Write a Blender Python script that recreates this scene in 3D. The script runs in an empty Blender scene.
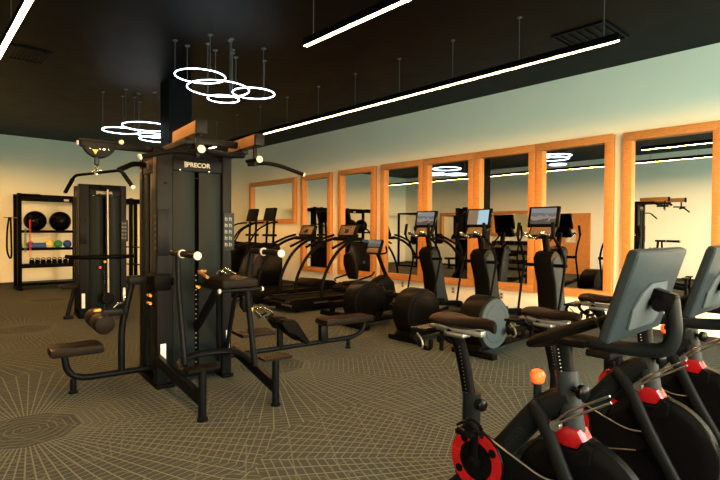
import bpy, bmesh, math, random
from mathutils import Vector, Matrix, Euler
random.seed(7)
PI = math.pi
scene = bpy.context.scene
COL = scene.collection

# ------------------------------------------------------------------ materials
def nodes(m):
    m.use_nodes = True
    return m.node_tree.nodes, m.node_tree.links

def mat(name, col, rough=.5, metal=0., var=.12, scale=18., bump=0., emit=None, estr=0., coat=0., spec=.22):
    m = bpy.data.materials.new(name); n, l = nodes(m)
    b = n['Principled BSDF']
    b.inputs['Metallic'].default_value = metal
    b.inputs['Specular IOR Level'].default_value = spec
    b.inputs['Coat Weight'].default_value = coat
    tc = n.new('ShaderNodeTexCoord'); nz = n.new('ShaderNodeTexNoise')
    nz.inputs['Scale'].default_value = scale; nz.inputs['Detail'].default_value = 3
    l.new(tc.outputs['Object'], nz.inputs['Vector'])
    mx = n.new('ShaderNodeMix'); mx.data_type = 'RGBA'
    mx.inputs[6].default_value = (*[c*(1-var) for c in col], 1)
    mx.inputs[7].default_value = (*[min(1, c*(1+var)) for c in col], 1)
    l.new(nz.outputs['Fac'], mx.inputs[0]); l.new(mx.outputs[2], b.inputs['Base Color'])
    mr = n.new('ShaderNodeMapRange')
    mr.inputs[3].default_value = max(0, rough-.05); mr.inputs[4].default_value = min(1, rough+.05)
    l.new(nz.outputs['Fac'], mr.inputs[0]); l.new(mr.outputs[0], b.inputs['Roughness'])
    if bump:
        bp = n.new('ShaderNodeBump'); bp.inputs['Strength'].default_value = bump; bp.inputs['Distance'].default_value = .004
        n2 = n.new('ShaderNodeTexNoise'); n2.inputs['Scale'].default_value = scale*14
        l.new(tc.outputs['Object'], n2.inputs['Vector']); l.new(n2.outputs['Fac'], bp.inputs['Height'])
        l.new(bp.outputs[0], b.inputs['Normal'])
    if emit:
        b.inputs['Emission Color'].default_value = (*emit, 1); b.inputs['Emission Strength'].default_value = estr
    return m

M = {}
M['frame'] = mat('charcoal_powder_coat', (.0020, .0026, .0034), .40, .0, spec=.04)
M['frame2'] = mat('black_steel', (.0014, .0015, .0018), .42, spec=0.015)
M['panel'] = mat('tinted_panel', (.0052, .0078, .0084), .30, spec=0.016, scale=3)
M['panel_dark'] = mat('dark_inset', (.006, .007, .008), .5, spec=0.02)
M['plates'] = mat('weight_plate', (.002, .002, .002), .5, spec=0.01)
M['chrome'] = mat('chrome', (.42, .42, .41), .25, 1., var=.03)
M['steel'] = mat('brushed_steel', (.20, .20, .20), .35, 1., var=.05)
M['white'] = mat('white_plastic', (.36, .35, .32), .45, spec=.1, var=.03)
M['sticker'] = mat('sticker_white', (.5, .5, .47), .5, var=.2, scale=90)
M['yellow'] = mat('yellow_plastic', (.75, .42, .02), .4)
M['orange'] = mat('orange_plastic', (.62, .22, .02), .4)
M['vinyl'] = mat('brown_black_vinyl', (.0050, .0036, .0028), .42, bump=.25, scale=10, spec=0.03)
M['pad'] = mat('tan_grip_wrap', (.16, .08, .03), .45, bump=.2, scale=20, spec=0.08)
M['rubber'] = mat('black_rubber', (.0020, .0019, .0018), .6, bump=.3, spec=0.02)
M['gloss'] = mat('gloss_black', (.0015, .0015, .0018), .22, spec=0.04)
M['satin'] = mat('satin_black', (.0024, .0022, .0020), .36, spec=0.03)
M['grey'] = mat('blue_grey_plastic', (.020, .029, .036), .42, spec=0.05)
M['greymid'] = mat('grey_disc', (.026, .038, .046), .45, spec=0.05)
M['keypad'] = mat('taupe_keypad', (.085, .06, .042), .4, spec=0.08)
M['red'] = mat('red_plastic', (.13, .003, .004), .22)
M['redknob'] = mat('orange_red_knob', (.85, .10, .02), .3)
M['bikeframe'] = mat('bike_frame_graphite', (.0038, .0048, .0056), .38, spec=0.035)
M['bikegrey'] = mat('screen_back_grey', (.0085, .0125, .0155), .38, spec=0.06)
M['speckle'] = mat('speaker_mesh', (.030, .038, .043), .6, var=.5, scale=160, spec=0.04)
M['wallm'] = mat('painted_wall', (.68, .70, .62), .75, var=.02, scale=2, bump=.05)
M['wallback'] = mat('painted_back_wall', (.64, .68, .58), .8, var=.03, scale=2, bump=.05)
M['ceil'] = mat('black_ceiling_paint', (.0009, .0009, .0008), .5, var=.2, scale=3, spec=.06)
M['ceiltrim'] = mat('dark_grille_metal', (.012, .012, .012), .5)
M['column'] = mat('black_column_paint', (.004, .0045, .006), .5, spec=0.03)
M['cable'] = mat('thin_steel_cable', (.07, .07, .075), .5, .3)
M['base'] = mat('dark_baseboard', (.02, .018, .016), .5)
M['glyph'] = mat('placard_print', (.10, .11, .11), .5, var=.2, scale=60)
M['bright'] = mat('polished_chrome', (.85, .83, .78), .15, 1., var=.02)
M['headgrey'] = mat('head_tube_grey', (.011, .0145, .017), .38, spec=0.04)
M['blue'] = mat('blue_foam', (.03, .08, .28), .7)
M['green'] = mat('green_rubber', (.03, .20, .05), .5)
M['yell2'] = mat('pale_yellow_rubber', (.7, .55, .15), .5)
M['blue2'] = mat('deep_blue_rubber', (.02, .05, .25), .5)
M['redband'] = mat('red_band', (.6, .03, .02), .5)
M['pict'] = mat('framed_print', (.55, .5, .4), .5, var=.5, scale=9)

def led_mat(name, col, s):
    m = bpy.data.materials.new(name); n, l = nodes(m)
    n.remove(n['Principled BSDF']); e = n.new('ShaderNodeEmission')
    e.inputs[0].default_value = (*col, 1); e.inputs[1].default_value = s
    l.new(e.outputs[0], n['Material Output'].inputs[0]); return m
M['led'] = led_mat('warm_led', (1, .47, .14), 220)
M['ring'] = led_mat('cool_ring_led', (.70, .86, 1), 11)
M['mirror'] = mat('mirror_silver', (.86, .88, .86), .0, 1., var=.0)
mb_ = M['mirror'].node_tree.nodes['Principled BSDF']
for lk in list(mb_.inputs['Roughness'].links): M['mirror'].node_tree.links.remove(lk)
mb_.inputs['Roughness'].default_value = 0.0

def wood():
    m = bpy.data.materials.new('oak_frame'); n, l = nodes(m); b = n['Principled BSDF']
    tc = n.new('ShaderNodeTexCoord'); mp = n.new('ShaderNodeMapping'); mp.inputs['Scale'].default_value = (6, 1.2, 6)
    l.new(tc.outputs['Object'], mp.inputs[0])
    nz = n.new('ShaderNodeTexNoise'); nz.inputs['Scale'].default_value = 9; nz.inputs['Detail'].default_value = 6; nz.inputs['Distortion'].default_value = 1.2
    l.new(mp.outputs[0], nz.inputs['Vector'])
    cr = n.new('ShaderNodeValToRGB'); cr.color_ramp.elements[0].color = (.30, .115, .026, 1); cr.color_ramp.elements[1].color = (.44, .20, .055, 1)
    cr.color_ramp.elements[0].position = .3; cr.color_ramp.elements[1].position = .7
    l.new(nz.outputs['Fac'], cr.inputs[0]); l.new(cr.outputs[0], b.inputs['Base Color']); b.inputs['Roughness'].default_value = .45
    return m
M['wood'] = wood()

def math_node(n, l, op, a, b=None):
    k = n.new('ShaderNodeMath'); k.operation = op
    for i, v in enumerate((a, b)):
        if v is None: continue
        if isinstance(v, (int, float)): k.inputs[i].default_value = v
        else: l.new(v, k.inputs[i])
    return k.outputs[0]

def carpet():
    m = bpy.data.materials.new('burst_pattern_carpet'); n, l = nodes(m); b = n['Principled BSDF']
    f = lambda op, a, c=None: math_node(n, l, op, a, c)
    tc = n.new('ShaderNodeTexCoord')
    def burst(scale, off, N, ring, lw, rw, sides, rnd):
        mp = n.new('ShaderNodeMapping'); mp.inputs['Location'].default_value = (*off, 0)
        l.new(tc.outputs['Object'], mp.inputs[0])
        v = n.new('ShaderNodeTexVoronoi'); v.voronoi_dimensions = '2D'; v.inputs['Scale'].default_value = scale
        v.inputs['Randomness'].default_value = rnd; l.new(mp.outputs[0], v.inputs['Vector'])
        s = n.new('ShaderNodeVectorMath'); s.operation = 'SUBTRACT'
        l.new(mp.outputs[0], s.inputs[0]); l.new(v.outputs['Position'], s.inputs[1])
        sp = n.new('ShaderNodeSeparateXYZ'); l.new(s.outputs[0], sp.inputs[0])
        ang = f('ARCTAN2', sp.outputs[1], sp.outputs[0])
        r = f('SQRT', f('ADD', f('MULTIPLY', sp.outputs[0], sp.outputs[0]), f('MULTIPLY', sp.outputs[1], sp.outputs[1])))
        # spokes of constant width
        a = f('ABSOLUTE', f('SUBTRACT', f('FRACT', f('MULTIPLY', ang, N/(2*PI))), .5))
        spoke = f('LESS_THAN', f('MULTIPLY', f('MULTIPLY', a, 2*PI/N), r), lw)
        # nested polygons
        k = 2*PI/sides
        la = f('SUBTRACT', f('MULTIPLY', f('FRACT', f('DIVIDE', f('ADD', ang, PI), k)), k), k/2)
        pr = f('MULTIPLY', r, f('COSINE', la))
        rg = f('LESS_THAN', f('ABSOLUTE', f('SUBTRACT', f('FRACT', f('DIVIDE', pr, ring)), .5)), rw/ring)
        return spoke, rg, pr
    s1, r1, p1 = burst(.42, (.3, .9), 96, .055, .0048, .0042, 9, .75)
    s2, r2, p2 = burst(.55, (5.2, 3.1), 54, .30, .0042, .005, 6, .8)
    s1 = f('MULTIPLY', s1, f('GREATER_THAN', p1, .34))
    lines = f('MAXIMUM', s1, f('MULTIPLY', r1, .75))
    l2 = f('MULTIPLY', f('MAXIMUM', f('MULTIPLY', s2, f('GREATER_THAN', p2, .4)), r2), .5)
    allm = f('MAXIMUM', lines, l2)
    nz = n.new('ShaderNodeTexNoise'); nz.inputs['Scale'].default_value = 260; nz.inputs['Detail'].default_value = 2
    l.new(tc.outputs['Object'], nz.inputs['Vector'])
    base = n.new('ShaderNodeMix'); base.data_type = 'RGBA'
    base.inputs[6].default_value = (.010, .013, .0125, 1); base.inputs[7].default_value = (.034, .041, .039, 1)
    l.new(nz.outputs['Fac'], base.inputs[0])
    mx = n.new('ShaderNodeMix'); mx.data_type = 'RGBA'; l.new(f('MULTIPLY', allm, .78), mx.inputs[0])
    l.new(base.outputs[2], mx.inputs[6]); mx.inputs[7].default_value = (.085, .10, .080, 1)
    l.new(mx.outputs[2], b.inputs['Base Color']); b.inputs['Roughness'].default_value = .95
    b.inputs['Specular IOR Level'].default_value = .1
    bp = n.new('ShaderNodeBump'); bp.inputs['Strength'].default_value = .35; bp.inputs['Distance'].default_value = .004
    l.new(nz.outputs['Fac'], bp.inputs['Height']); l.new(bp.outputs[0], b.inputs['Normal'])
    return m
M['carpet'] = carpet()

def glass():
    m = bpy.data.materials.new('clear_pane'); n, l = nodes(m); n.remove(n['Principled BSDF'])
    t = n.new('ShaderNodeBsdfTransparent'); g = n.new('ShaderNodeBsdfGlossy'); g.inputs['Roughness'].default_value = .02
    x = n.new('ShaderNodeMixShader'); x.inputs[0].default_value = .07
    l.new(t.outputs[0], x.inputs[1]); l.new(g.outputs[0], x.inputs[2]); l.new(x.outputs[0], n['Material Output'].inputs[0])
    return m
M['glass'] = glass()

def screen_mat(name, cols, s, vertical=False):
    """a lit display: blocks of colour with soft noise"""
    m = bpy.data.materials.new(name); n, l = nodes(m); b = n['Principled BSDF']
    tc = n.new('ShaderNodeTexCoord'); sp = n.new('ShaderNodeSeparateXYZ'); l.new(tc.outputs['Generated'], sp.inputs[0])
    cr = n.new('ShaderNodeValToRGB'); cr.color_ramp.interpolation = 'CONSTANT'
    while len(cr.color_ramp.elements) < len(cols): cr.color_ramp.elements.new(.5)
    for e, (p, c) in zip(cr.color_ramp.elements, cols): e.position = p; e.color = (*c, 1)
    nz = n.new('ShaderNodeTexNoise'); nz.inputs['Scale'].default_value = 5; l.new(tc.outputs['Generated'], nz.inputs[0])
    ad = math_node(n, l, 'ADD', sp.outputs[2 if vertical else 1], math_node(n, l, 'MULTIPLY', math_node(n, l, 'SUBTRACT', nz.outputs['Fac'], .5), .5 if vertical else .12))
    l.new(ad, cr.inputs[0]); l.new(cr.outputs[0], b.inputs['Emission Color']); b.inputs['Emission Strength'].default_value = s
    b.inputs['Base Color'].default_value = (.01, .01, .01, 1); b.inputs['Roughness'].default_value = .2; b.inputs['Specular IOR Level'].default_value = .1
    return m
M['scrA'] = screen_mat('display_video', [(0, (.06, .06, .06)), (.25, (.26, .21, .18)), (.5, (.11, .13, .14)), (.7, (.20, .23, .24))], .75, True)
M['scrB'] = screen_mat('display_split', [(0, (.32, .50, .60)), (.5, (.20, .13, .08))], .9)
M['scrC'] = screen_mat('display_dim', [(0, (.10, .12, .12)), (.5, (.20, .19, .17))], .6, True)

# ------------------------------------------------------------------ mesh builder
AX = {'x': Vector((1, 0, 0)), 'y': Vector((0, 1, 0)), 'z': Vector((0, 0, 1))}
class MB:
    def __init__(s): s.bm = bmesh.new()
    def _add(s, t, Mx=None):
        if Mx is not None: bmesh.ops.transform(t, matrix=Mx, verts=t.verts)
        me = bpy.data.meshes.new('t'); t.to_mesh(me); t.free(); s.bm.from_mesh(me); bpy.data.meshes.remove(me); return s
    def box(s, x0, x1, y0, y1, z0, z1, bev=.0, seg=2, Mx=None):
        t = bmesh.new(); bmesh.ops.create_cube(t, size=1)
        bmesh.ops.transform(t, matrix=Matrix.Translation(((x0+x1)/2, (y0+y1)/2, (z0+z1)/2)) @ Matrix.Diagonal((abs(x1-x0), abs(y1-y0), abs(z1-z0), 1)), verts=t.verts)
        if bev: bmesh.ops.bevel(t, geom=t.edges[:], offset=bev, segments=seg, affect='EDGES', profile=.6)
        return s._add(t, Mx)
    def prism(s, poly, plane, w0, w1, bev=0., Mx=None):
        f = {'xz': lambda a, b, w: (a, w, b), 'yz': lambda a, b, w: (w, a, b), 'xy': lambda a, b, w: (a, b, w)}[plane]
        t = bmesh.new(); A = [t.verts.new(f(a, b, w0)) for a, b in poly]; B = [t.verts.new(f(a, b, w1)) for a, b in poly]
        n = len(poly); t.faces.new(A); t.faces.new(B[::-1])
        for i in range(n): t.faces.new((A[i], B[i], B[(i+1) % n], A[(i+1) % n]))
        bmesh.ops.recalc_face_normals(t, faces=t.faces[:])
        if bev:
            ca = {*A}; cb = {*B}
            ed = [e for e in t.edges if (e.verts[0] in ca) == (e.verts[1] in ca)]
            bmesh.ops.bevel(t, geom=ed, offset=bev, segments=2, affect='EDGES', profile=.6)
        return s._add(t, Mx)
    def tube(s, pts, r, bend=0., seg=10, n=5, ry=None, closed=False, rads=None):
        P = [Vector(p) for p in pts]; rr = list(rads) if rads else [r]*len(P)
        if bend and not closed:
            Q, RR = [P[0]], [rr[0]]
            for i in range(1, len(P)-1):
                a, b, c = P[i-1], P[i], P[i+1]; d1 = min(bend, (a-b).length*.48); d2 = min(bend, (c-b).length*.48)
                p, q = b+(a-b).normalized()*d1, b+(c-b).normalized()*d2
                for k in range(n+1):
                    t = k/n; Q.append(p*(1-t)**2+b*2*t*(1-t)+q*t*t); RR.append(rr[i])
            Q.append(P[-1]); RR.append(rr[-1]); P, rr = Q, RR
        N = len(P); bm = bmesh.new(); rings = []
        T = []
        for i in range(N):
            if closed: T.append((P[(i+1) % N]-P[i-1]).normalized())
            else: T.append(((P[min(i+1, N-1)]-P[i]).normalized()+(P[i]-P[max(i-1, 0)]).normalized()).normalized())
        ref = Vector((0, 0, 1)) if abs(T[0].z) < .9 else Vector((1, 0, 0))
        u = (ref-T[0]*ref.dot(T[0])).normalized()
        for i in range(N):
            u = (u-T[i]*u.dot(T[i])).normalized(); w = T[i].cross(u)
            a = rr[i]; b = (ry if ry else a/1.0) if ry else a
            rings.append([bm.verts.new(P[i]+u*math.cos(2*PI*k/seg)*(b)+w*math.sin(2*PI*k/seg)*a) for k in range(seg)])
        for i in range(N if closed else N-1):
            A, B = rings[i], rings[(i+1) % N]
            for k in range(seg): bm.faces.new((A[k], A[(k+1) % seg], B[(k+1) % seg], B[k]))
        if not closed:
            bm.faces.new(rings[0][::-1]); bm.faces.new(rings[-1])
        bmesh.ops.recalc_face_normals(bm, faces=bm.faces[:])
        return s._add(bm)
    def rod(s, a, b, r, seg=14): return s.tube([a, b], r, seg=seg)
    def lathe(s, a, b, prof, seg=28):
        """profile [(distance along a->b, radius)]"""
        a = Vector(a); ax = (Vector(b)-a).normalized(); ref = Vector((0, 0, 1)) if abs(ax.z) < .9 else Vector((1, 0, 0))
        u = (ref-ax*ref.dot(ax)).normalized(); w = ax.cross(u); bm = bmesh.new(); R_ = []
        for d, r in prof: R_.append([bm.verts.new(a+ax*d+(u*math.cos(2*PI*k/seg)+w*math.sin(2*PI*k/seg))*max(r, 1e-4)) for k in range(seg)])
        for A, B in zip(R_, R_[1:]):
            for k in range(seg): bm.faces.new((A[k], A[(k+1) % seg], B[(k+1) % seg], B[k]))
        bm.faces.new(R_[0][::-1]); bm.faces.new(R_[-1]); bmesh.ops.recalc_face_normals(bm, faces=bm.faces[:])
        return s._add(bm)
    def sphere(s, c, r, sc=(1, 1, 1), seg=24):
        t = bmesh.new(); bmesh.ops.create_uvsphere(t, u_segments=seg, v_segments=seg//2, radius=r)
        return s._add(t, Matrix.Translation(c) @ Matrix.Diagonal((*sc, 1)))
    def ring(s, c, axis, R, r, seg=40, s2=8, ry=None):
        ax = AX[axis] if isinstance(axis, str) else Vector(axis).normalized()
        ref = Vector((0, 0, 1)) if abs(ax.z) < .9 else Vector((1, 0, 0)); u = (ref-ax*ref.dot(ax)).normalized(); w = ax.cross(u); c = Vector(c)
        return s.tube([c+(u*math.cos(2*PI*k/seg)+w*math.sin(2*PI*k/seg))*R for k in range(seg)], r, seg=s2, closed=True)
    def xf(s, Mx): bmesh.ops.transform(s.bm, matrix=Mx, verts=s.bm.verts); return s

def obj(name, mb, m, parent=None, smooth=True, label=None):
    me = bpy.data.meshes.new(name); mb.bm.to_mesh(me); mb.bm.free()
    me.materials.append(M[m] if isinstance(m, str) else m)
    if smooth:
        me.shade_smooth()
        try: me.set_sharp_from_angle(angle=math.radians(35))
        except Exception: pass
    o = bpy.data.objects.new(name, me); COL.objects.link(o)
    if parent: o.parent = parent
    if label: o['label'] = label
    return o
def tag(o, label, cat, group=None):
    o['label'] = label; o['category'] = cat
    if group: o['group'] = group
    return o
def thing(name, label, cat, loc=(0, 0, 0), rz=0., group=None):
    o = bpy.data.objects.new(name, None); COL.objects.link(o); o.location = loc; o.rotation_euler = (0, 0, rz); o.empty_display_size = .1
    return tag(o, label, cat, group)
def solo(name, mb, m, label, cat, loc=(0, 0, 0), rz=0., group=None):
    o = obj(name, mb, m); o.location = loc; o.rotation_euler = (0, 0, rz); return tag(o, label, cat, group)
def struct(name, mb, m, parent=None):
    o = obj(name, mb, m, parent, smooth=False)
    if parent is None: o['kind'] = 'structure'
    return o
def dup(root, loc, rz, label, group=None):
    def cp(o, par):
        c = o.copy(); COL.objects.link(c); c.parent = par
        for k in [k for k in ALLCH.get(o.name, [])]: cp(k, c)
        return c
    ALLCH = {}
    for o in COL.objects:
        if o.parent: ALLCH.setdefault(o.parent.name, []).append(o)
    r = cp(root, None); r.location = loc; r.rotation_euler = (0, 0, rz); r['label'] = label
    if group: r['group'] = group
    return r
def text(body, size, m, Mx, parent, ext=.001, name='lettering', bold=.0):
    cu = bpy.data.curves.new('txt', 'FONT'); cu.body = body; cu.size = size; cu.extrude = ext; cu.offset = bold
    cu.align_x = 'CENTER'; cu.align_y = 'CENTER'
    t = bpy.data.objects.new('txt', cu); COL.objects.link(t); dg = bpy.context.evaluated_depsgraph_get(); dg.update()
    me = bpy.data.meshes.new_from_object(t.evaluated_get(dg)); bpy.data.objects.remove(t); bpy.data.curves.remove(cu)
    me.transform(Mx); me.name = name; me.materials.clear(); me.materials.append(M[m])
    o = bpy.data.objects.new(name, me); COL.objects.link(o); o.parent = parent; return o
def Rm(x=0, y=0, z=0): return Euler((math.radians(x), math.radians(y), math.radians(z))).to_matrix().to_4x4()
def Tm(*p): return Matrix.Translation(p)

# ------------------------------------------------------------------ room
W, HC, YB, XL, YF = 8.16, 4.07, 16.6, -1.75, -2.6
struct('floor', MB().box(XL-.1, W+.1, YF-.1, YB+.1, -.1, 0), 'carpet')
struct('ceiling', MB().box(XL-.1, W+.1, YF-.1, YB+.1, HC, HC+.1), 'ceil')
struct('wall_right', MB().box(W, W+.15, YF-.1, YB+.1, 0, HC), 'wallm')
struct('wall_back', MB().box(XL, W, YB, YB+.15, 0, HC), 'wallback')
struct('wall_left', MB().box(XL-.15, XL, YF-.1, YB+.1, 0, HC), 'wallm')
# glazed front wall behind the viewer: piers, sill, header and three windows
wf = MB()
wins = [(-1.35, 1.55), (1.85, 4.75), (5.05, 7.85)]
ZS, ZH = .25, 3.35
wf.box(XL, W, YF-.15, YF, 0, ZS); wf.box(XL, W, YF-.15, YF, ZH, HC)
edges = [XL]+[e for w_ in wins for e in w_]+[W]
for a, b in zip(edges[::2], edges[1::2]): wf.box(a, b, YF-.15, YF, ZS, ZH)
struct('wall_front', wf, 'wallm')
for i, (a, b) in enumerate(wins, 1):
    w_ = MB(); t = .06
    w_.box(a, b, YF-.12, YF-.03, ZS, ZS+t); w_.box(a, b, YF-.12, YF-.03, ZH-t, ZH); w_.box(a, a+t, YF-.12, YF-.03, ZS+t, ZH-t); w_.box(b-t, b, YF-.12, YF-.03, ZS+t, ZH-t)
    m_ = (a+b)/2; w_.box(m_-t/2, m_+t/2, YF-.12, YF-.03, ZS+t, ZH-t)
    o = struct('window_%d' % i, w_, 'frame2')
    p = MB(); p.box(a+t, m_-t/2, YF-.08, YF-.07, ZS+t, ZH-t); p.box(m_+t/2, b-t, YF-.08, YF-.07, ZS+t, ZH-t)
    obj('pane', p, 'glass', o, smooth=False)
struct('baseboard_right', MB().box(W-.015, W, YF, YB, 0, .09), 'base')
struct('baseboard_back', MB().box(XL, W-.015, YB-.015, YB, 0, .06), 'base')
struct('baseboard_left', MB().box(XL, XL+.015, YF, YB-.015, 0, .09), 'base')
struct('trim_1', MB().box(3.34, 3.74, 8.5, 8.9, 0, HC, .01), 'column')

# ceiling grilles
def grille(x0, x1, y0, y1, n, lab, along):
    t = thing('ceiling_vent', lab, 'vent', ((x0+x1)/2, (y0+y1)/2, HC))
    hx, hy = (x1-x0)/2, (y1-y0)/2; b = .03
    f = MB(); f.box(-hx, hx, -hy, -hy+b, -.02, 0); f.box(-hx, hx, hy-b, hy, -.02, 0); f.box(-hx, -hx+b, -hy+b, hy-b, -.02, 0); f.box(hx-b, hx, -hy+b, hy-b, -.02, 0)
    obj('frame', f, 'frame', t)
    s = MB()
    for k in range(n):
        if along == 'x': c = -hy+b+(k+.5)*(2*hy-2*b)/n; s.box(-hx+b, hx-b, c-.012, c+.012, -.015, -.003)
        else: c = -hx+b+(k+.5)*(2*hx-2*b)/n; s.box(c-.012, c+.012, -hy+b, hy-b, -.015, -.003)
    obj('slat', s, 'frame', t)
grille(1.12, 1.62, 8.45, 9.1, 9, 'dark ceiling grille beside the left strip light', 'y')
grille(6.3, 7.05, 2.55, 3.25, 6, 'square black ceiling vent above the right strip light near the mirror wall', 'x')

# ------------------------------------------------------------------ strip lights
def strip(x, y0, y1, z, lab, n):
    L = y1-y0
    t = thing('linear_pendant', lab, 'light', (x, (y0+y1)/2, z), 0)
    h = MB().box(-.028, .028, -L/2, L/2, .008, .075, .004)
    for q in (-1, 1): h.box(q*.0285-.0025, q*.0285+.0025, -L/2, L/2, -.0055, .02)  # side skirts added to keep the diffuser's sideways light off the upper walls
   
    obj('housing', h, 'frame2', t)
    obj('diffuser', MB().box(-.024, .024, -L/2+.004, L/2-.004, -.0015, .010), 'led', t, smooth=False)
    for k in range(n):
        y = -L/2+.15+(L-.3)*k/(n-1)
        c = MB().rod((0, y, .075), (0, y, HC-z-.012), .004, 6); c.lathe((0, y, HC-z), (0, y, 0), [(0, .03), (.012, .03)], 12)
        obj('suspension_cable', c, 'cable', t)
strip(5.47, 2.08, 13.2, 3.48, 'long warm strip light nearest the mirror wall', 12)
strip(3.2, -1.4, 4.42, 3.48, 'warm strip light in the upper middle ending above the bench', 6)
strip(.82, .2, 15.6, 3.48, 'bright warm strip light cut by the top left corner', 14)

# ring lights
def ringlight(x, y, z, R, lab, grp, tall=True):
    t = thing('ring_pendant', lab, 'light', (x, y, z), 0, grp)
    obj('ring', MB().ring((0, 0, 0), 'z', R, .0075, 56, 8), 'ring', t)
    for k in range(3):
        a = PI*.15+k*2*PI/3
        px, py = R*math.cos(a), R*math.sin(a)
        c = MB().rod((px, py, .014), (px, py, HC-z-.015), .0045, 6); c.lathe((px, py, HC-z), (px, py, 0), [(0, .035), (.015, .035)], 12)
        obj('suspension_cable', c, 'cable', t)
g1, g2 = 'near cluster of white ring lights', 'far cluster of white ring lights'
ringlight(3.01, 6.57, 3.60, .33, 'highest ring light of the near cluster, on its left', g1)
ringlight(3.29, 6.60, 3.49, .42, 'largest ring light in the middle of the near cluster', g1)
ringlight(3.29, 6.45, 3.32, .21, 'smallest ring light hanging lowest in the near cluster', g1)
ringlight(3.79, 6.50, 3.50, .30, 'rightmost ring light of the near cluster', g1)
ringlight(3.03, 10.0, 3.36, .32, 'leftmost ring light of the far cluster', g2)
ringlight(3.50, 10.0, 3.50, .44, 'largest and highest ring light of the far cluster beside the black column', g2)
ringlight(3.48, 9.7, 3.29, .23, 'small low ring light inside the far cluster', g2)
ringlight(3.80, 10.25, 3.33, .34, 'low ring light of the far cluster partly behind the black column', g2)

# ------------------------------------------------------------------ mirrors on the right wall
def wallmirror(y0, y1, z0, z1, lab, x=W, sgn=-1, grp='oak framed mirrors on the right wall'):
    t = thing('wall_mirror', lab, 'mirror', (x, (y0+y1)/2, z0), 0, grp)
    h = (y1-y0)/2; H = z1-z0; b = .125; d = .095*sgn
    f = MB()
    for a in ((-h, h, 0, b), (-h, h, H-b, H)): f.box(min(0, d), max(0, d), a[0], a[1], a[2], a[3], .004)
    for a in ((-h, -h+b), (h-b, h)): f.box(min(0, d), max(0, d), a[0], a[1], b, H-b, .004)
    obj('frame', f, 'wood', t)
    obj('mirror_glass', MB().box(min(.01*sgn, .02*sgn), max(.01*sgn, .02*sgn), -h+b-.005, h-b+.005, b-.005, H-b+.005), 'mirror', t, smooth=False)
wallmirror(11.60, 14.10, 1.72, 3.0, 'wide landscape oak mirror, the far leftmost on the right wall')
wallmirror(10.03, 11.33, .42, 3.01, 'tall oak mirror right after the landscape one, behind a treadmill console')
wallmirror(8.41, 9.73, .42, 3.02, 'tall oak mirror between the free narrow one and the joined run of mirrors')
wallmirror(6.945, 8.21, .44, 3.02, 'leftmost mirror of the joined run of four oak mirrors')
wallmirror(5.675, 6.935, .45, 3.02, 'second mirror from the left in the joined run of four')
wallmirror(4.415, 5.665, .46, 3.02, 'third mirror from the left in the joined run of four')
wallmirror(3.13, 4.405, .46, 3.02, 'rightmost mirror of the joined run of four oak mirrors')
wallmirror(1.72, 2.985, .46, 3.01, 'separate oak mirror at the right edge behind the bike screens')
# seen only in the mirrors: the left side of the room
wallmirror(12.2, 14.4, 1.05, 2.35, 'landscape oak mirror on the opposite wall seen in reflection', XL, 1, 'oak framed mirrors on the left wall')
wallmirror(9.95, 11.75, 1.35, 2.35, 'landscape oak mirror above the dumbbells seen in reflection', XL, 1, 'oak framed mirrors on the left wall')
struct('door_1', MB().box(XL, XL+.06, 7.7, 9.75, 0, 2.2, .01), 'wood')
pc = thing('framed_picture', 'small framed print on the wooden panel, seen in reflection', 'picture', (XL+.06, 8.4, 1.36))
pf = MB(); pf.box(0, .03, -.19, .19, -.24, -.2); pf.box(0, .03, -.19, .19, .2, .24); pf.box(0, .03, -.19, -.15, -.2, .2); pf.box(0, .03, .15, .19, -.2, .2)
obj('frame', pf, 'white', pc); obj('print', MB().box(0, .015, -.15, .15, -.2, .2), 'pict', pc)

for y, z, lab in ((7.58, .335, 'leftmost white wall outlet under the run of mirrors'), (6.2, .33, 'white wall outlet under the second mirror of the run'), (5.1, .33, 'white wall outlet under the third mirror of the run'), (3.7, .33, 'white wall outlet under the rightmost mirror of the run')):
    t = thing('wall_outlet', lab, 'outlet', (W, y, z), 0, 'wall outlets below the mirrors')
    obj('cover_plate', MB().box(-.008, 0, -.04, .04, -.06, .06, .003), 'white', t)
    s = MB()
    for q in (-.028, .028): s.box(-.012, -.008, -.016, .016, q-.014, q+.014, .002)
    obj('socket', s, 'satin', t)

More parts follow.
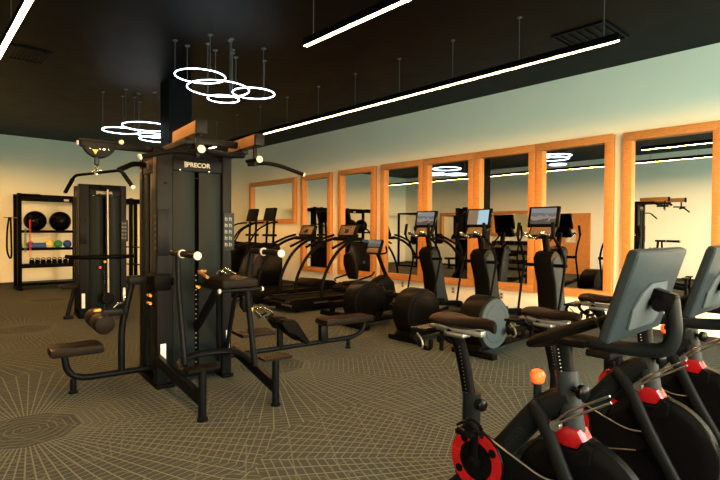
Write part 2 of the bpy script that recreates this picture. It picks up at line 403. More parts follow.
# ------------------------------------------------------------------ cable towers
def tower_body(t, stickers=True):
    H = 2.28
    for (a, b) in ((-.39, -.235), (.25, .35)):
        for (c, d) in ((0, .13), (.53, .66)):
            u = obj('upright', MB().box(a, b, c, d, .03, H, .018, 3), 'frame', t)
    f = MB()
    for a in (-.40, .245):
        f.box(a, a+(.17 if a < 0 else .115), -.03, .69, 0, .035, .006)
    f.box(-.235, .25, .08, .14, .04, .10, .005); f.box(-.235, .25, .52, .58, .04, .10, .005)
    obj('base_frame', f, 'frame2', t)
    f = MB(); f.box(-.38, .34, .04, .62, H-.09, H-.02, .012); f.box(-.36, .32, .25, .41, H-.03, H+.02, .01)
    obj('top_frame', f, 'frame2', t)
    # tinted covers, bowed outwards
    def bow(x0, x1, y, d):
        n = 6; P = [(x0+(x1-x0)*k/n, y-d*math.sin(PI*k/n)) for k in range(n+1)]
        return P+[(x, yy+.012) for x, yy in P[::-1]]
    for sy, y in ((1, .035), (-1, .625)):
        for x0, x1 in ((-.233, -.022), (.022, .248)):
            P = bow(x0, x1, 0, .018)
            P = [(a, y+sy*b) for a, b in P]
            c = obj('shroud_panel', MB().prism(P, 'xy', .12, 2.075), 'panel', t)
    for x, sx in ((-.375, 1), (.335, -1)):
        for y0, y1 in ((.135, .295), (.365, .525)):
            obj('side_shroud', MB().box(min(x, x+sx*.015), max(x, x+sx*.015), y0, y1, .12, 2.06, .004), 'panel', t)
        h = MB().box(min(x-sx*.008, x+sx*.03), max(x-sx*.008, x+sx*.03), .132, .528, 2.065, 2.19, .006)
        s = obj('side_cap', h, 'frame', t)
        text('III', .07, 'glyph', Tm(x-sx*.010, .33, 2.13) @ Rm(90, 0, -90*sx), s, name='emblem')
    h = MB().box(-.233, .248, .01, .05, 2.078, 2.195, .006); hp = obj('head_panel', h, 'frame', t)
    text('\u2225PRECOR', .062, 'white', Tm(.0, .0085, 2.14) @ Rm(90, 0, 0), hp, bold=.0012)
    obj('rear_head_panel', MB().box(-.233, .248, .61, .65, 2.078, 2.195, .006), 'frame', t)
    k = MB(); k.lathe((-.17, .012, 2.088), (-.17, 0, 2.088), [(0, .008), (.006, .008), (.008, .004)], 12); k.lathe((.12, .012, 2.088), (.12, 0, 2.088), [(0, .008), (.006, .008), (.008, .004)], 12)
    obj('bolt', k, 'chrome', t)
    # weight stacks
    for y, nm in ((.10, 'weight_stack'), (.52, 'weight_stack')):
        w_ = MB()
        for i in range(20): w_.box(-.12, .12, y-.045, y+.045, .12+i*.048, .12+i*.048+.043, .004, 1)
        ws = obj(nm, w_, 'plates', t)
        d = MB()
        for i in range(20): d.lathe((0, y-.0455, .141+i*.048), (0, y-.06, .141+i*.048), [(0, .007), (.002, .006)], 8)
        obj('pin_hole', d, 'glyph', ws)
        r = MB(); r.rod((-.07, y, .1), (-.07, y, 2.15), .010, 10); r.rod((.07, y, .1), (.07, y, 2.15), .010, 10); r.rod((0, y, 1.08), (0, y, 2.15), .006, 8)
        obj('guide_rod', r, 'frame', t)
    obj('selector_pin', MB().lathe((0, .055, .95), (0, -.03, .95), [(0, .008), (.05, .008), (.052, .02), (.075, .022), (.082, .012)], 16), 'yellow', t)
    # instruction placards
    for x0, x1, y, face in ((.262, .345, -.006, 'f'),):
        p = obj('placard', MB().box(x0, x1+.03, y-.004, y+.006, 1.30, 1.68, .004), 'headgrey', t)
        g = MB()
        for r_ in range(5):
            z = 1.36+r_*.065
            for c_ in range(2):
                cx = x0+.025+c_*.045
                g.box(cx-.014, cx-.006, y-.0055, y-.003, z-.018, z+.018); g.box(cx-.006, cx+.012, y-.0055, y-.003, z+.004, z+.012); g.box(cx+.004, cx+.012, y-.0055, y-.003, z-.02, z+.004)
        obj('diagram', g, 'glyph', p)
    obj('placard', MB().box(-.382, -.275, -.008, .004, 1.26, 1.70, .006), 'frame', t)
    g = MB()
    for r_ in range(6): g.box(-.3915, -.389, .03, .055, 1.32+r_*.06, 1.345+r_*.06)
    obj('decal', g, 'glyph', t)
    if stickers:
        obj('sticker', MB().box(-.355, -.305, -.0025, .0, .17, .42), 'sticker', t)
        obj('sticker', MB().box(.29, .33, -.0025, .0, .28, .48), 'sticker', t)
    b = MB()
    for x, z in ((-.31, .08), (-.31, 1.95), (.30, .08)): b.lathe((x, .0, z), (x, -.02, z), [(0, .011), (.006, .011), (.009, .005)], 12)
    obj('bolt', b, 'frame2', t)

RZ = math.radians(-5.5)
O1 = (2.15, 4.75, 0)
T1 = thing('cable_tower', 'large black four-sided cable station in the left foreground with seats and dip handles', 'exercise machine', O1, RZ)
tower_body(T1)
YC = .33
# --- lat pulldown side (left)
obj('pulldown_beam', MB().box(-.98, -.36, YC-.035, YC+.035, 2.27, 2.335, .01), 'frame', T1)
hs = MB(); n = 14
P = [(-.82+.145*math.cos(PI+PI*k/n), 2.325+.15*math.sin(PI+PI*k/n)) for k in range(n+1)]
hs.prism(P, 'xz', YC-.045, YC-.037, .002); hs.prism(P, 'xz', YC+.037, YC+.045, .002)
hs.box(-.985, -.655, YC-.05, YC+.05, 2.32, 2.345, .004)
ph = obj('pulley_bracket', hs, 'frame', T1)
s = MB()
for x, r in ((-.90, .008), (-.82, .008), (-.785, .014), (-.745, .008)): s.lathe((x, YC-.044, 2.255), (x, YC-.055, 2.255), [(0, r), (.006, r), (.008, r*.6)], 12)
obj('bolt', s, 'chrome', ph)
obj('warning_triangle', MB().prism([(-.885, 2.245), (-.835, 2.245), (-.855, 2.205)], 'xz', YC-.048, YC-.0455), 'yellow', ph)
c = MB(); c.lathe((-.99, YC, 2.30), (-1.01, YC, 2.30), [(0, .022), (.014, .022), (.018, .012)], 16); obj('end_cap', c, 'white', T1)
obj('end_cap', MB().lathe((-.64, YC-.06, 2.335), (-.64, YC-.075, 2.335), [(0, .022), (.012, .022)], 16), 'white', T1)
obj('pulley', MB().lathe((-.82, YC-.018, 2.26), (-.82, YC+.02, 2.26), [(0, .085), (.006, .09), (.018, .076), (.03, .09), (.036, .085)], 28), 'gloss', T1)
cb = MB(); cb.rod((-.84, YC, 2.2), (-.84, YC, 2.10), .006, 8)
obj('cable', cb, 'gloss', T1)
obj('cable_stop', MB().lathe((-.84, YC, 2.205), (-.84, YC, 2.10), [(0, .016), (.03, .02), (.06, .024), (.09, .022), (.10, .012)], 16), 'grey', T1)
obj('carabiner', MB().tube([(-.84, YC-.01, 2.11), (-.855, YC-.012, 2.085), (-.84, YC, 2.063), (-.825, YC+.012, 2.085)], .0045, closed=True, seg=8), 'chrome', T1)
obj('side_chin_grip', MB().tube([(-.36, YC+.12, 2.16), (-.50, YC+.08, 2.16), (-.66, YC-.06, 2.07)], .026, .06, 12), 'rubber', T1)
# seat
def seatpad(x0, x1, y0, y1, z0, z1):
    P = [(x0, z0+.02), (x0+.025, z0), (x1-.025, z0), (x1, z0+.02), (x1-.01, z1-.012), (x1-.045, z1), (x0+.045, z1), (x0+.01, z1-.012)]
    return MB().prism(P, 'xz', y0, y1, .012)
obj('seat', seatpad(-1.235, -.80, YC-.15, YC+.15, .365, .445), 'vinyl', T1)
obj('seat_plate', MB().box(-1.16, -.90, YC-.05, YC+.05, .345, .366, .003), 'frame', T1)
obj('seat_tube', MB().tube([(-1.11, YC, .35), (-1.09, YC, .20), (-.98, YC, .125), (-.38, YC, .125)], .030, .10, 14), 'frame', T1)
obj('seat_foot', MB().lathe((-1.04, YC, .13), (-1.04, YC, 0), [(0, .027), (.11, .027), (.112, .042), (.13, .042)], 18), 'frame', T1)
obj('knee_pad_post', MB().tube([(-.63, YC, .14), (-.63, YC, .56), (-.535, YC, .99)], .032, .12, 14), 'frame', T1)
obj('knee_roller', MB().lathe((-.825, YC-.30, .645), (-.825, YC+.30, .645), [(0, .06), (.006, .078), (.03, .086), (.26, .086), (.275, .078), (.30, .03), (.325, .078), (.34, .086), (.57, .086), (.594, .078), (.6, .06)], 26), 'vinyl', T1)
obj('roller_arm', MB().box(-.80, -.58, YC-.035, YC+.03, .685, .745, .01).lathe((-.60, YC-.05, .73), (-.60, YC-.065, .73), [(0, .02), (.015, .016)], 14), 'frame', T1)
obj('adjustment_lever', MB().tube([(-.70, YC-.02, .76), (-.66, YC-.03, .80), (-.62, YC-.02, .80), (-.59, YC, .85), (-.57, YC, .83)], .011, .02, 8), 'chrome', T1)
obj('adjustment_pin', MB().box(-.86, -.80, YC+.02, YC+.08, .725, .75, .01), 'orange', T1)
obj('side_arm', MB().box(-.58, -.34, YC-.10, YC+.06, .975, 1.055, .015), 'frame', T1)
obj('side_hub', MB().box(-.42, -.26, -.03, .24, .93, 1.09, .02).lathe((-.26, .0, 1.01), (-.23, .0, 1.01), [(0, .035), (.02, .035), (.03, .02)], 14), 'frame2', T1)
for z in (.875, .80): obj('side_grip', MB().rod((-.42, .10, z), (-.42, .20, z), .014, 12), 'orange', T1)
obj('side_grip_arm', MB().tube([(-.37, .15, .94), (-.42, .15, .90), (-.42, .15, .78), (-.37, .15, .76)], .008, .02, 8), 'frame2', T1)
# --- low row side (right)
obj('bench_seat', seatpad(1.64, 2.38, YC-.14, YC+.14, .335, .415), 'vinyl', T1)
obj('bench_support', MB().box(1.63, 1.73, YC-.04, YC+.04, .13, .34, .008), 'frame', T1)
obj('bench_rail', MB().tube([(.34, YC, .13), (2.14, YC, .13), (2.30, YC, .20), (2.33, YC, .34)], .030, .16, 14), 'frame', T1)
obj('bench_brace', MB().box(1.74, 2.3, YC-.012, YC+.012, .31, .335), 'frame', T1)
obj('bench_foot', MB().lathe((2.06, YC, .12), (2.06, YC, 0), [(0, .025), (.10, .025), (.102, .04), (.12, .04)], 18), 'frame', T1)
pl = [(1.0, .45), (1.03, .485), (1.17, .475), (1.21, .44), (1.37, .20), (1.34, .17), (1.17, .31), (1.08, .34)]
obj('foot_plate', MB().prism(pl, 'xz', YC-.20, YC-.03, .008), 'rubber', T1)
obj('foot_plate', MB().prism(pl, 'xz', YC+.03, YC+.20, .008), 'rubber', T1)
obj('plate_stand', MB().box(1.05, 1.11, YC-.03, YC+.03, .13, .42, .006), 'frame', T1)
obj('row_pad', MB().box(.55, .95, YC-.16, YC+.16, .33, .37, .012), 'vinyl', T1)
obj('low_pulley', MB().lathe((.66, YC-.03, .68), (.66, YC+.03, .68), [(0, .06), (.01, .075), (.03, .06), (.05, .075), (.06, .06)], 24).box(.60, .72, YC-.04, YC-.03, .60, .76, .004), 'frame2', T1)
obj('pulley_mark', MB().prism([(.68, .635), (.73, .64), (.71, .59)], 'xz', YC-.044, YC-.041), 'yellow', T1)
# --- dip / chin side (front)
for sx, (cx, cy_), (fx, fy), zz in ((-1, (-.275, -.79), (-.324, -.25), 1.29), (1, (.424, -.93), (.375, -.42), 1.30)):
    a, b = Vector((fx, fy, zz+.01)), Vector((cx, cy_, zz)); L = (b-a).length
    g = obj('dip_handle', MB().lathe(a, b, [(0, .022), (.01, .026), (L-.01, .030), (L, .028)], 18), 'vinyl', T1)
    obj('end_cap', MB().lathe(b, b+(b-a), [(0, .034), (.006, .036), (.016, .032), (.02, .02)], 20), 'white', g)
    q = a+(b-a)*.42
    obj('grip_collar', MB().lathe(q, b, [(0, .036), (.012, .038), (.018, .036)], 20), 'white', g)
obj('dip_post', MB().tube([(-.315, -.40, 1.27), (-.315, -.42, .98), (-.300, -.55, .34)], .024, .1, 12), 'frame', T1)
obj('dip_post', MB().tube([(.365, -.46, 1.29), (.325, -.42, .98), (.305, -.66, .25)], .028, .1, 12), 'frame', T1)
obj('rear_post', MB().tube([(.10, -.28, 1.0), (.20, -.05, .2)], .024, 0, 12).tube([(.26, -.35, .98), (.29, .0, .25)], .022, 0, 12), 'frame', T1)
obj('knee_platform', MB().box(-.055, .275, -.79, -.30, 1.0, 1.075, .02, 3), 'vinyl', T1)
obj('platform_frame', MB().rod((-.09, -.82, .985), (.29, -.82, .985), .014).tube([(-.04, -.82, .985), (-.04, -.1, .985)], .018).tube([(.22, -.82, .985), (.22, -.3, .985)], .018), 'frame', T1)
for q in (-1, 1): obj('end_cap', MB().lathe((.1+q*.19, -.82, .985), (.1+q*.21, -.82, .985), [(0, .02), (.014, .02)], 14), 'white', T1)
obj('lift_arm', MB().tube([(-.04, -.62, .97), (-.04, -.16, .62), (-.02, -.02, .56)], .030, .05, 8, ry=.05), 'frame', T1)
obj('platform_grip', MB().tube([(-.10, -.55, 1.085), (-.10, -.30, 1.12), (-.02, -.28, 1.12)], .014, .03, 10), 'pad', T1)
obj('release_lever', MB().tube([(.12, -.30, 1.09), (.16, -.25, 1.14), (.24, -.22, 1.11), (.28, -.28, 1.08)], .008, .03, 8).tube([(.08, -.27, 1.09), (.14, -.22, 1.12), (.20, -.24, 1.08)], .007, .03, 8), 'chrome', T1)
for sx, py in ((-1, -1.03), (1, -1.05)):
    x = .315*sx
    st = obj('step_post', MB().lathe((x, py, .40), (x, py, 0), [(0, .032), (.375, .032), (.378, .044), (.40, .044)], 20), 'frame', T1)
    obj('step_plate', MB().box(x-.13, x+.13, py-.055, py+.085, .40, .425, .006), 'rubber' if sx < 0 else 'vinyl', T1)
    obj('base_arm', MB().box(-.025, .025, 0, 1, -.05, .05, .008, Mx=Tm(x, py+.02, .16) @ Rm(7.0, 0, (4 if sx < 0 else -3))), 'frame', T1)
obj('cross_tube', MB().tube([(-.32, -.62, .30), (-.30, -.42, .345), (-.15, -.33, .36), (.12, -.33, .36), (.27, -.42, .345), (.32, -.62, .27)], .042, .1, 12, ry=.026), 'frame', T1)
# chin-up frame on top
for sx in (-1, 1):
    x = -.285 if sx < 0 else .335; y0 = -.90 if sx < 0 else -.66
    g = obj('top_grip_beam', MB().box(x-.045, x+.045, y0, y0+.62, 2.285, 2.385, .012), 'pad', T1)
    obj('beam_cap', MB().box(x-.047, x+.047, y0-.035, y0+.004, 2.275, 2.39, .012), 'frame', g)
    obj('beam_arm', MB().box(x-.035, x+.035, y0+.3, .10, 2.24, 2.30, .01), 'frame', T1)
    obj('grip_hanger', MB().box(x-.015, x+.015, y0+.06, y0+.09, 2.10, 2.29, .004), 'frame', T1)
    hb = obj('chin_grip', MB().tube([(x-.06*sx, y0+.10, 2.115), (x+.10*sx, y0+.06, 2.14), (x+.24*sx, y0+.03, 2.12), (x+.46*sx, y0-.02, 2.05)], .019, .06, 12), 'rubber', T1)
    c = MB(); d = Vector((.22*sx, -.05, -.07)).normalized(); e = Vector((x+.46*sx, y0-.02, 2.05))
    c.lathe(e, e+d, [(0, .023), (.012, .024), (.018, .015)], 16); obj('end_cap', c, 'white', hb); c = MB(); e2 = Vector((x-.0*sx, y0-.01, 2.155)); c.lathe(e2, e2+Vector((0, -1, 0)), [(0, .03), (.015, .032), (.022, .02)], 16)
    ig = obj('inner_grip', MB().tube([(x-.0*sx, y0-.01, 2.155), (x, y0+.25, 2.165)], .018, 0, 12), 'rubber', T1)
    obj('end_cap', c, 'white', ig)
obj('top_crossbar', MB().box(-.24, .29, -.30, -.24, 2.30, 2.36, .01), 'frame', T1)
obj('top_crossbar', MB().tube([(-.25, -.62, 2.22), (-.1, -.55, 2.20), (.15, -.45, 2.20), (.3, -.4, 2.22)], .028, .1, 12), 'frame', T1)

# lat bar hanging from its pulley: a thing of its own
LB_ = thing('lat_pulldown_bar', 'wide black lat bar hanging under the pulley of the left station', 'bar', (2.15-.84*math.cos(RZ)-.33*math.sin(RZ)*1.0-.0, 4.75-.84*math.sin(RZ)+.33*math.cos(RZ), 2.035), math.radians(14))
obj('bar', MB().tube([(0, -.56, -.14), (0, -.40, .0), (0, .40, .0), (0, .56, -.14)], .014, .06, 12), 'rubber', LB_)
for q in (-1, 1):
    g = obj('hand_grip', MB().tube([(0, q*.44, -.035), (0, q*.58, -.157)], .019, 0, 12), 'rubber', LB_)
    e = Vector((0, q*.58, -.157)); obj('end_cap', MB().lathe(e, e+Vector((0, q*.14, -.12)), [(0, .021), (.012, .021), (.018, .012)], 14), 'white', g)
obj('swivel', MB().lathe((0, 0, .03), (0, 0, -.02), [(0, .012), (.02, .02), (.05, .02)], 14).rod((0, -.07, .01), (0, .07, .01), .016, 10), 'chrome', LB_)
# row handle
RH = thing('row_handle', 'silver double-grip row handle lying on the black foot plates', 'cable handle', (2.15+.84*math.cos(RZ), 4.75-.90*math.sin(-RZ)*1+.28, .575), RZ+.2)
for q in (-1, 1):
    obj('grip', MB().tube([(.02, q*.06, -.055), (.12, q*.06, -.02)], .014, 0, 12), 'rubber', RH)
    obj('handle_frame', MB().tube([(-.09, 0, .05), (-.02, q*.06, .07), (.10, q*.06, .01), (.12, q*.06, -.03), (.01, q*.06, -.07), (-.09, 0, .03)], .010, .02, 8), 'bright', RH)

# second tower
O2 = (2.58, 9.42, 0)
T2 = thing('cable_tower', 'black cable tower farther back on the left in front of the storage rack', 'exercise machine', O2, RZ)
tower_body(T2)
obj('ring_rail', MB().tube([(-.55, .30, 1.04), (-.48, -.05, 1.04), (-.2, -.14, 1.04), (.2, -.14, 1.04), (.46, -.05, 1.04), (.52, .30, 1.04)], .022, .12, 10, ry=.035), 'frame2', T2)
obj('front_pulley', MB().lathe((.02, -.17, .33), (.02, -.12, .33), [(0, .09), (.01, .10), (.025, .085), (.04, .10), (.05, .09)], 22), 'gloss', T2)
obj('cable', MB().rod((.03, -.145, .36), (.03, -.10, 2.22), .013, 8), 'white', T2)
obj('pulley_arm', MB().box(-.05, .09, -.12, .02, 2.20, 2.26, .01).box(-.03, .06, -.13, .02, .25, .40, .01), 'frame2', T2)
obj('carriage_knob', MB().lathe((-.08, -.02, .86), (-.08, -.06, .86), [(0, .02), (.04, .02)], 12), 'redband', T2)
obj('seat', seatpad(-.66, -.36, .10, .40, .50, .56), 'vinyl', T2)
obj('seat_leg', MB().tube([(-.44, .2, .5), (-.56, .1, .04)], .03, 0, 10).box(-.62, -.48, .04, .16, 0, .05, .008), 'frame', T2)

# ------------------------------------------------------------------ storage rack at the back wall
RK = thing('storage_rack', 'black steel storage rack against the back wall on the left', 'rack', (3.60, 15.1, 0))
for x in (-1.48, -.14, 1.15, 1.46):
    for y in (-.25, .32):
        obj('upright', MB().box(x-.045, x+.045, y-.045, y+.045, 0, 2.40, .006), 'frame2', RK)
    obj('base_foot', MB().box(x-.05, x+.05, -.42, .42, 0, .05, .006), 'frame2', RK)
obj('top_beam', MB().box(-1.52, 1.5, -.29, -.21, 2.24, 2.38, .008), 'frame2', RK)
obj('top_beam', MB().box(-1.52, 1.5, .28, .36, 2.24, 2.38, .008), 'frame2', RK)
obj('emblem', MB().box(-.52, -.40, -.298, -.29, 2.235, 2.29, .002), 'white', RK)
obj('top_bar', MB().rod((-1.48, -.32, 2.36), (-1.05, -.32, 2.36), .03), 'frame2', RK)
for z, h in ((1.44, .03), (1.0, .03), (.56, .06), (.12, .03)):
    obj('shelf', MB().box(-1.44, -.18, -.25, .32, z, z+h, .004).box(-1.44, -.18, -.29, -.25, z-.02, z+h+.02, .004), 'frame2', RK)
obj('shelf', MB().box(1.19, 1.42, -.25, .32, 1.0, 1.03, .004).box(1.19, 1.42, -.25, .32, .5, .53, .004), 'frame2', RK)
obj('bar_peg', MB().rod((-1.45, -.25, 1.79), (-1.80, -.25, 1.79), .012).lathe((-1.45, -.25, 1.79), (-1.5, -.25, 1.79), [(0, .03), (.03, .03)], 12), 'steel', RK)
obj('band_peg', MB().rod((-1.2, -.28, 1.72), (-1.2, -.36, 1.72), .01).rod((-1.3, -.28, 1.5), (-1.3, -.36, 1.5), .01), 'steel', RK)
bx0 = 3.53
for i, (x, lab) in enumerate(((2.50, 'left of the two big black exercise balls on the rack'), (3.06, 'right of the two big black exercise balls on the rack'))):
    b = MB().sphere((0, 0, 0), .255, seg=32)
    for zz in (-.12, -.06, 0, .06, .12): b.ring((0, 0, zz), 'z', math.sqrt(.255**2-zz*zz), .003, 32, 6)
    solo('exercise_ball', b, 'gloss', lab, 'ball', (x, 15.13, 1.725), 0, 'exercise balls on the top shelf')
for x, r, m_, lab in ((2.40, .085, 'redband', 'dark red ball at the left end of the middle shelf'), (2.77, .10, 'yell2', 'pale yellow medicine ball on the middle shelf'), (2.99, .10, 'green', 'green medicine ball on the middle shelf'), (3.20, .10, 'blue2', 'dark blue medicine ball at the right of the middle shelf')):
    b = MB().sphere((0, 0, 0), r); b.ring((0, 0, 0), 'x', r, .004, 28, 6); b.ring((0, 0, 0), 'y', r, .004, 28, 6)
    solo('medicine_ball', b, m_, lab, 'ball', (x, 15.2 if m_ == 'redband' else 15.02, 1.03+r), 0, 'medicine balls on the middle shelf')
solo('foam_roller', MB().lathe((-.2, 0, 0), (.2, 0, 0), [(0, .04), (.0, .06), (.01, .068), (.39, .068), (.4, .06), (.4, .04)], 24), 'blue', 'blue foam roller lying on the middle shelf of the rack', 'roller', (2.50, 14.93, 1.098), 0)
kb = thing('kettlebell', 'leftmost black kettlebell in the lowest row of the rack', 'kettlebell', (2.40, 15.0, .62), 0, 'kettlebells in the lowest row')
obj('bell', MB().lathe((0, 0, 0), (0, 0, .13), [(0, .03), (.005, .042), (.03, .056), (.065, .06), (.1, .045), (.12, .02)], 20), 'rubber', kb)
obj('handle', MB().tube([(-.035, 0, .095), (-.045, 0, .145), (0, 0, .165), (.045, 0, .145), (.035, 0, .095)], .010, .03, 8), 'rubber', kb)
words = ['second', 'third', 'fourth', 'fifth', 'sixth', 'seventh']
for i in range(7):
    dup(kb, (2.40+.125*(i+1), 15.0, .62), 0, ('%s black kettlebell from the left in the lowest row of the rack' % words[i]) if i < 6 else 'rightmost black kettlebell in the lowest row of the rack')
solo('resistance_band', MB().tube([(-.012, -.02, .0), (.0, -.02, .02), (.012, -.02, .0), (.014, -.02, -.9), (0, -.02, -.93), (-.014, -.02, -.9)], .006, closed=True, seg=6), 'redband', 'long red resistance band hanging on the left of the rack', 'band', (2.33, 14.77, 1.73))
solo('resistance_band', MB().tube([(-.012, -.02, .0), (.0, -.02, .02), (.012, -.02, .0), (.014, -.02, -.55), (0, -.02, -.58), (-.014, -.02, -.55)], .008, closed=True, seg=6), 'green', 'green resistance band hanging beside the red one', 'band', (2.23, 14.77, 1.51))
solo('hanging_strap', MB().tube([(-.05, 0, .02), (-.09, 0, -.3), (-.10, 0, -.8), (-.04, 0, -1.0), (.0, 0, -.95), (-.01, 0, -.3), (-.02, 0, .02)], .055, .15, 8, ry=.02), 'rubber', 'wide black strap looped over the peg left of the rack', 'strap', (1.96, 14.85, 1.78))

# ------------------------------------------------------------------ stair climbers
def climber():
    t = thing('stair_climber', 'black stair climber in the far corner, the nearer of two', 'stair climber', (6.9, 11.0, 0), 0, 'stair climbers in the far corner')
    side = [(-1.15, 0), (.15, 0), (.15, .9), (.05, 1.18), (-.35, 1.22), (-.75, 1.12), (-.95, .85), (-1.1, .3)]
    for q in (-1, 1):
        s = obj('side_panel', MB().prism(side, 'xz', q*.30-.04, q*.30+.04, .015), 'gloss', t)
        obj('badge', MB().lathe((-.45, q*.341, .62), (-.45, q*.345, .62), [(0, .05), (.003, .045)], 20), 'greymid', s)
        obj('trim_strip', MB().tube([(-1.0, q*.345, .25), (-.75, q*.345, .75), (-.45, q*.345, 1.05)], .012, .2, 8), 'keypad', s)
    for i in range(5): obj('step', MB().box(-.98+i*.18, -.78+i*.18, -.26, .26, .12+i*.20, .18+i*.20, .008), 'rubber', t)
    obj('drive_cover', MB().prism([(-.2, 0), (.15, 0), (.15, 1.0), (-.1, 1.1)], 'xz', -.26, .26, .01), 'satin', t)
    obj('mast', MB().tube([(-.02, -.16, 1.1), (.02, -.16, 1.85)], .03, 0, 10), 'frame2', t)
    obj('mast', MB().tube([(-.02, .16, 1.1), (.02, .16, 1.85)], .03, 0, 10), 'frame2', t)
    for q in (-1, 1):
        obj('handrail', MB().tube([(0, q*.32, 1.72), (-.25, q*.36, 1.70), (-.62, q*.38, 1.52), (-.85, q*.36, 1.15), (-.90, q*.32, .9)], .022, .15, 10), 'frame2', t)
    obj('cup_holder', MB().box(-.09, .05, -.24, .24, 1.36, 1.42, .015), 'satin', t)
    co = obj('console', MB().box(-.04, .04, -.23, .23, -.17, .17, .02, Mx=Tm(0, 0, 1.92) @ Rm(0, 14, 0)), 'satin', t)
    obj('screen', MB().box(-.046, -.041, -.19, .19, -.10, .14, .002, Mx=Tm(0, 0, 1.92) @ Rm(0, 14, 0)), 'panel', co)
    return t
c1 = climber()
dup(c1, (6.95, 11.95, 0), 0, 'black stair climber in the far corner, the farther of two')

# ------------------------------------------------------------------ treadmills
def treadmill():
    t = thing('treadmill', 'black treadmill with curved arches, the nearer one beside the recumbent bike', 'treadmill', (6.9, 8.0, 0), 0, 'treadmills by the mirror wall')
    deck = [(-1.75, .10), (-1.70, .06), (.45, .06), (.5, .12), (.5, .24), (-1.70, .24), (-1.76, .20)]
    for q in (-1, 1):
        obj('side_rail', MB().prism(deck, 'xz', q*.36-.08, q*.36+.08, .012), 'satin', t)
    obj('belt', MB().tube([(-1.66, 0, .15), (.3, 0, .15)], .28, 0, 4).xf(Matrix.Identity(4)) if False else MB().box(-1.68, .0, -.285, .285, .13, .225, .02), 'rubber', t)
    h = [(-.12, .10), (.62, .10), (.66, .24), (.5, .36), (.1, .40), (-.1, .30)]
    obj('motor_cover', MB().prism(h, 'xz', -.40, .40, .02), 'satin', t)
    obj('end_roller', MB().rod((-1.72, -.28, .15), (-1.72, .28, .15), .045), 'frame2', t)
    obj('rear_badge', MB().box(-.012, .0, -.16, .16, -.015, .015, .002, Mx=Tm(-1.755, -.36, .15)), 'steel', t)
    obj('side_badge', MB().box(-1.2, -.85, -.446, -.438, .14, .17), 'steel', t)
    f = MB()
    for x in (-1.5, .4):
        for y in (-.34, .34): f.lathe((x, y, .07), (x, y, 0), [(0, .03), (.05, .03), (.07, .045)], 14)
    obj('foot', f, 'rubber', t)
    for q in (-1, 1):
        obj('arch', MB().tube([(-1.02, q*.43, .22), (-1.00, q*.43, .55), (-.72, q*.42, 1.02), (-.38, q*.40, 1.26), (-.02, q*.36, 1.36)], .032, .28, 12), 'satin', t)
        obj('handrail', MB().tube([(-.05, q*.38, 1.42), (-.28, q*.42, 1.36), (-.75, q*.43, 1.17)], .027, .1, 10), 'rubber', t)
    obj('console_bridge', MB().box(-.10, .12, -.36, .36, 1.30, 1.38, .025), 'satin', t)
    Mx = Tm(.02, 0, 1.50) @ Rm(0, 24, 0)
    co = obj('console', MB().box(-.03, .05, -.27, .27, -.13, .15, .03, Mx=Mx), 'satin', t)
    obj('keypad', MB().box(-.037, -.029, -.22, .22, -.09, .11, .003, Mx=Mx), 'keypad', co)
    obj('display', MB().box(-.041, -.036, -.06, .06, -.05, .04, .001, Mx=Mx), 'gloss', co)
    b = MB()
    for k in range(7): b.box(-.041, -.036, -.19+k*.06, -.165+k*.06, .06, .075, Mx=Mx)
    obj('button', b, 'gloss', co)
    return t
t1_ = treadmill()
dup(t1_, (6.9, 9.43, 0), 0, 'black treadmill with curved arches, the farther one beside the stair climbers')

# ------------------------------------------------------------------ recumbent bike
RB = thing('recumbent_bike', 'black recumbent bike with padded backrest between treadmill and first elliptical', 'exercise bike', (6.66, 6.92, 0))
obj('rail', MB().box(-1.1, .45, -.06, .06, .14, .26, .02), 'satin', RB)
for x in (-1.03, .35): obj('crossfoot', MB().box(x-.05, x+.05, -.3, .3, 0, .08, .015).box(x-.03, x+.03, -.04, .04, .06, .16), 'rubber', RB)
obj('drive_housing', MB().prism([(-.25, .12), (.35, .10), (.48, .3), (.42, .52), (.25, .66), (.08, .60), (-.15, .48)], 'xz', -.12, .12, .03), 'satin', RB)
obj('badge', MB().box(.28, .42, -.128, -.121, .30, .35, .004), 'steel', RB)
obj('seat', MB().box(-.66, -.28, -.19, .19, .50, .58, .03, 3), 'vinyl', RB)
Mx = Tm(-.60, 0, .86) @ Rm(0, -14, 0)
obj('backrest', MB().prism([(-.10, -.24), (.10, -.24), (.15, -.12), (.17, .06), (.12, .21), (.05, .26), (-.05, .26), (-.12, .21), (-.17, .06), (-.15, -.12)], 'yz', -.035, .035, .02, Mx=Mx), 'vinyl', RB)
s = MB()
for k in range(8): s.box(.033, .043, -.09, .09, -.17+k*.05, -.155+k*.05, .004, Mx=Mx)
obj('backrest_mesh', s, 'greymid', RB)
obj('seat_post', MB().box(-.58, -.46, -.05, .05, .24, .52, .01), 'frame2', RB)
for q in (-1, 1):
    obj('side_handle', MB().tube([(-.8, q*.20, .60), (-.75, q*.30, .62), (-.35, q*.30, .70), (-.28, q*.28, .76)], .016, .06, 10), 'satin', RB)
    obj('crank', MB().tube([(.15, q*.13, .38), (.15+.12*q, q*.15, .38-.12*q)], .014, 0, 8), 'steel', RB)
    obj('pedal', MB().box(.08+.12*q, .22+.12*q, q*.16-.0, q*.16+q*.10, .36-.12*q, .39-.12*q, .006), 'rubber', RB)
obj('column', MB().tube([(.42, 0, .45), (.22, 0, .80), (.06, 0, 1.12)], .045, .1, 12, ry=.035), 'satin', RB)
Mx = Tm(0, 0, 1.20) @ Rm(0, 20, 0)
co = obj('console', MB().box(-.03, .03, -.19, .19, -.14, .15, .02, Mx=Mx), 'satin', RB)
obj('screen', MB().box(-.036, -.028, -.16, .16, .0, .13, .002, Mx=Mx), 'scrC', co)
obj('keypad', MB().box(-.036, -.028, -.15, .15, -.12, -.02, .002, Mx=Mx), 'keypad', co)
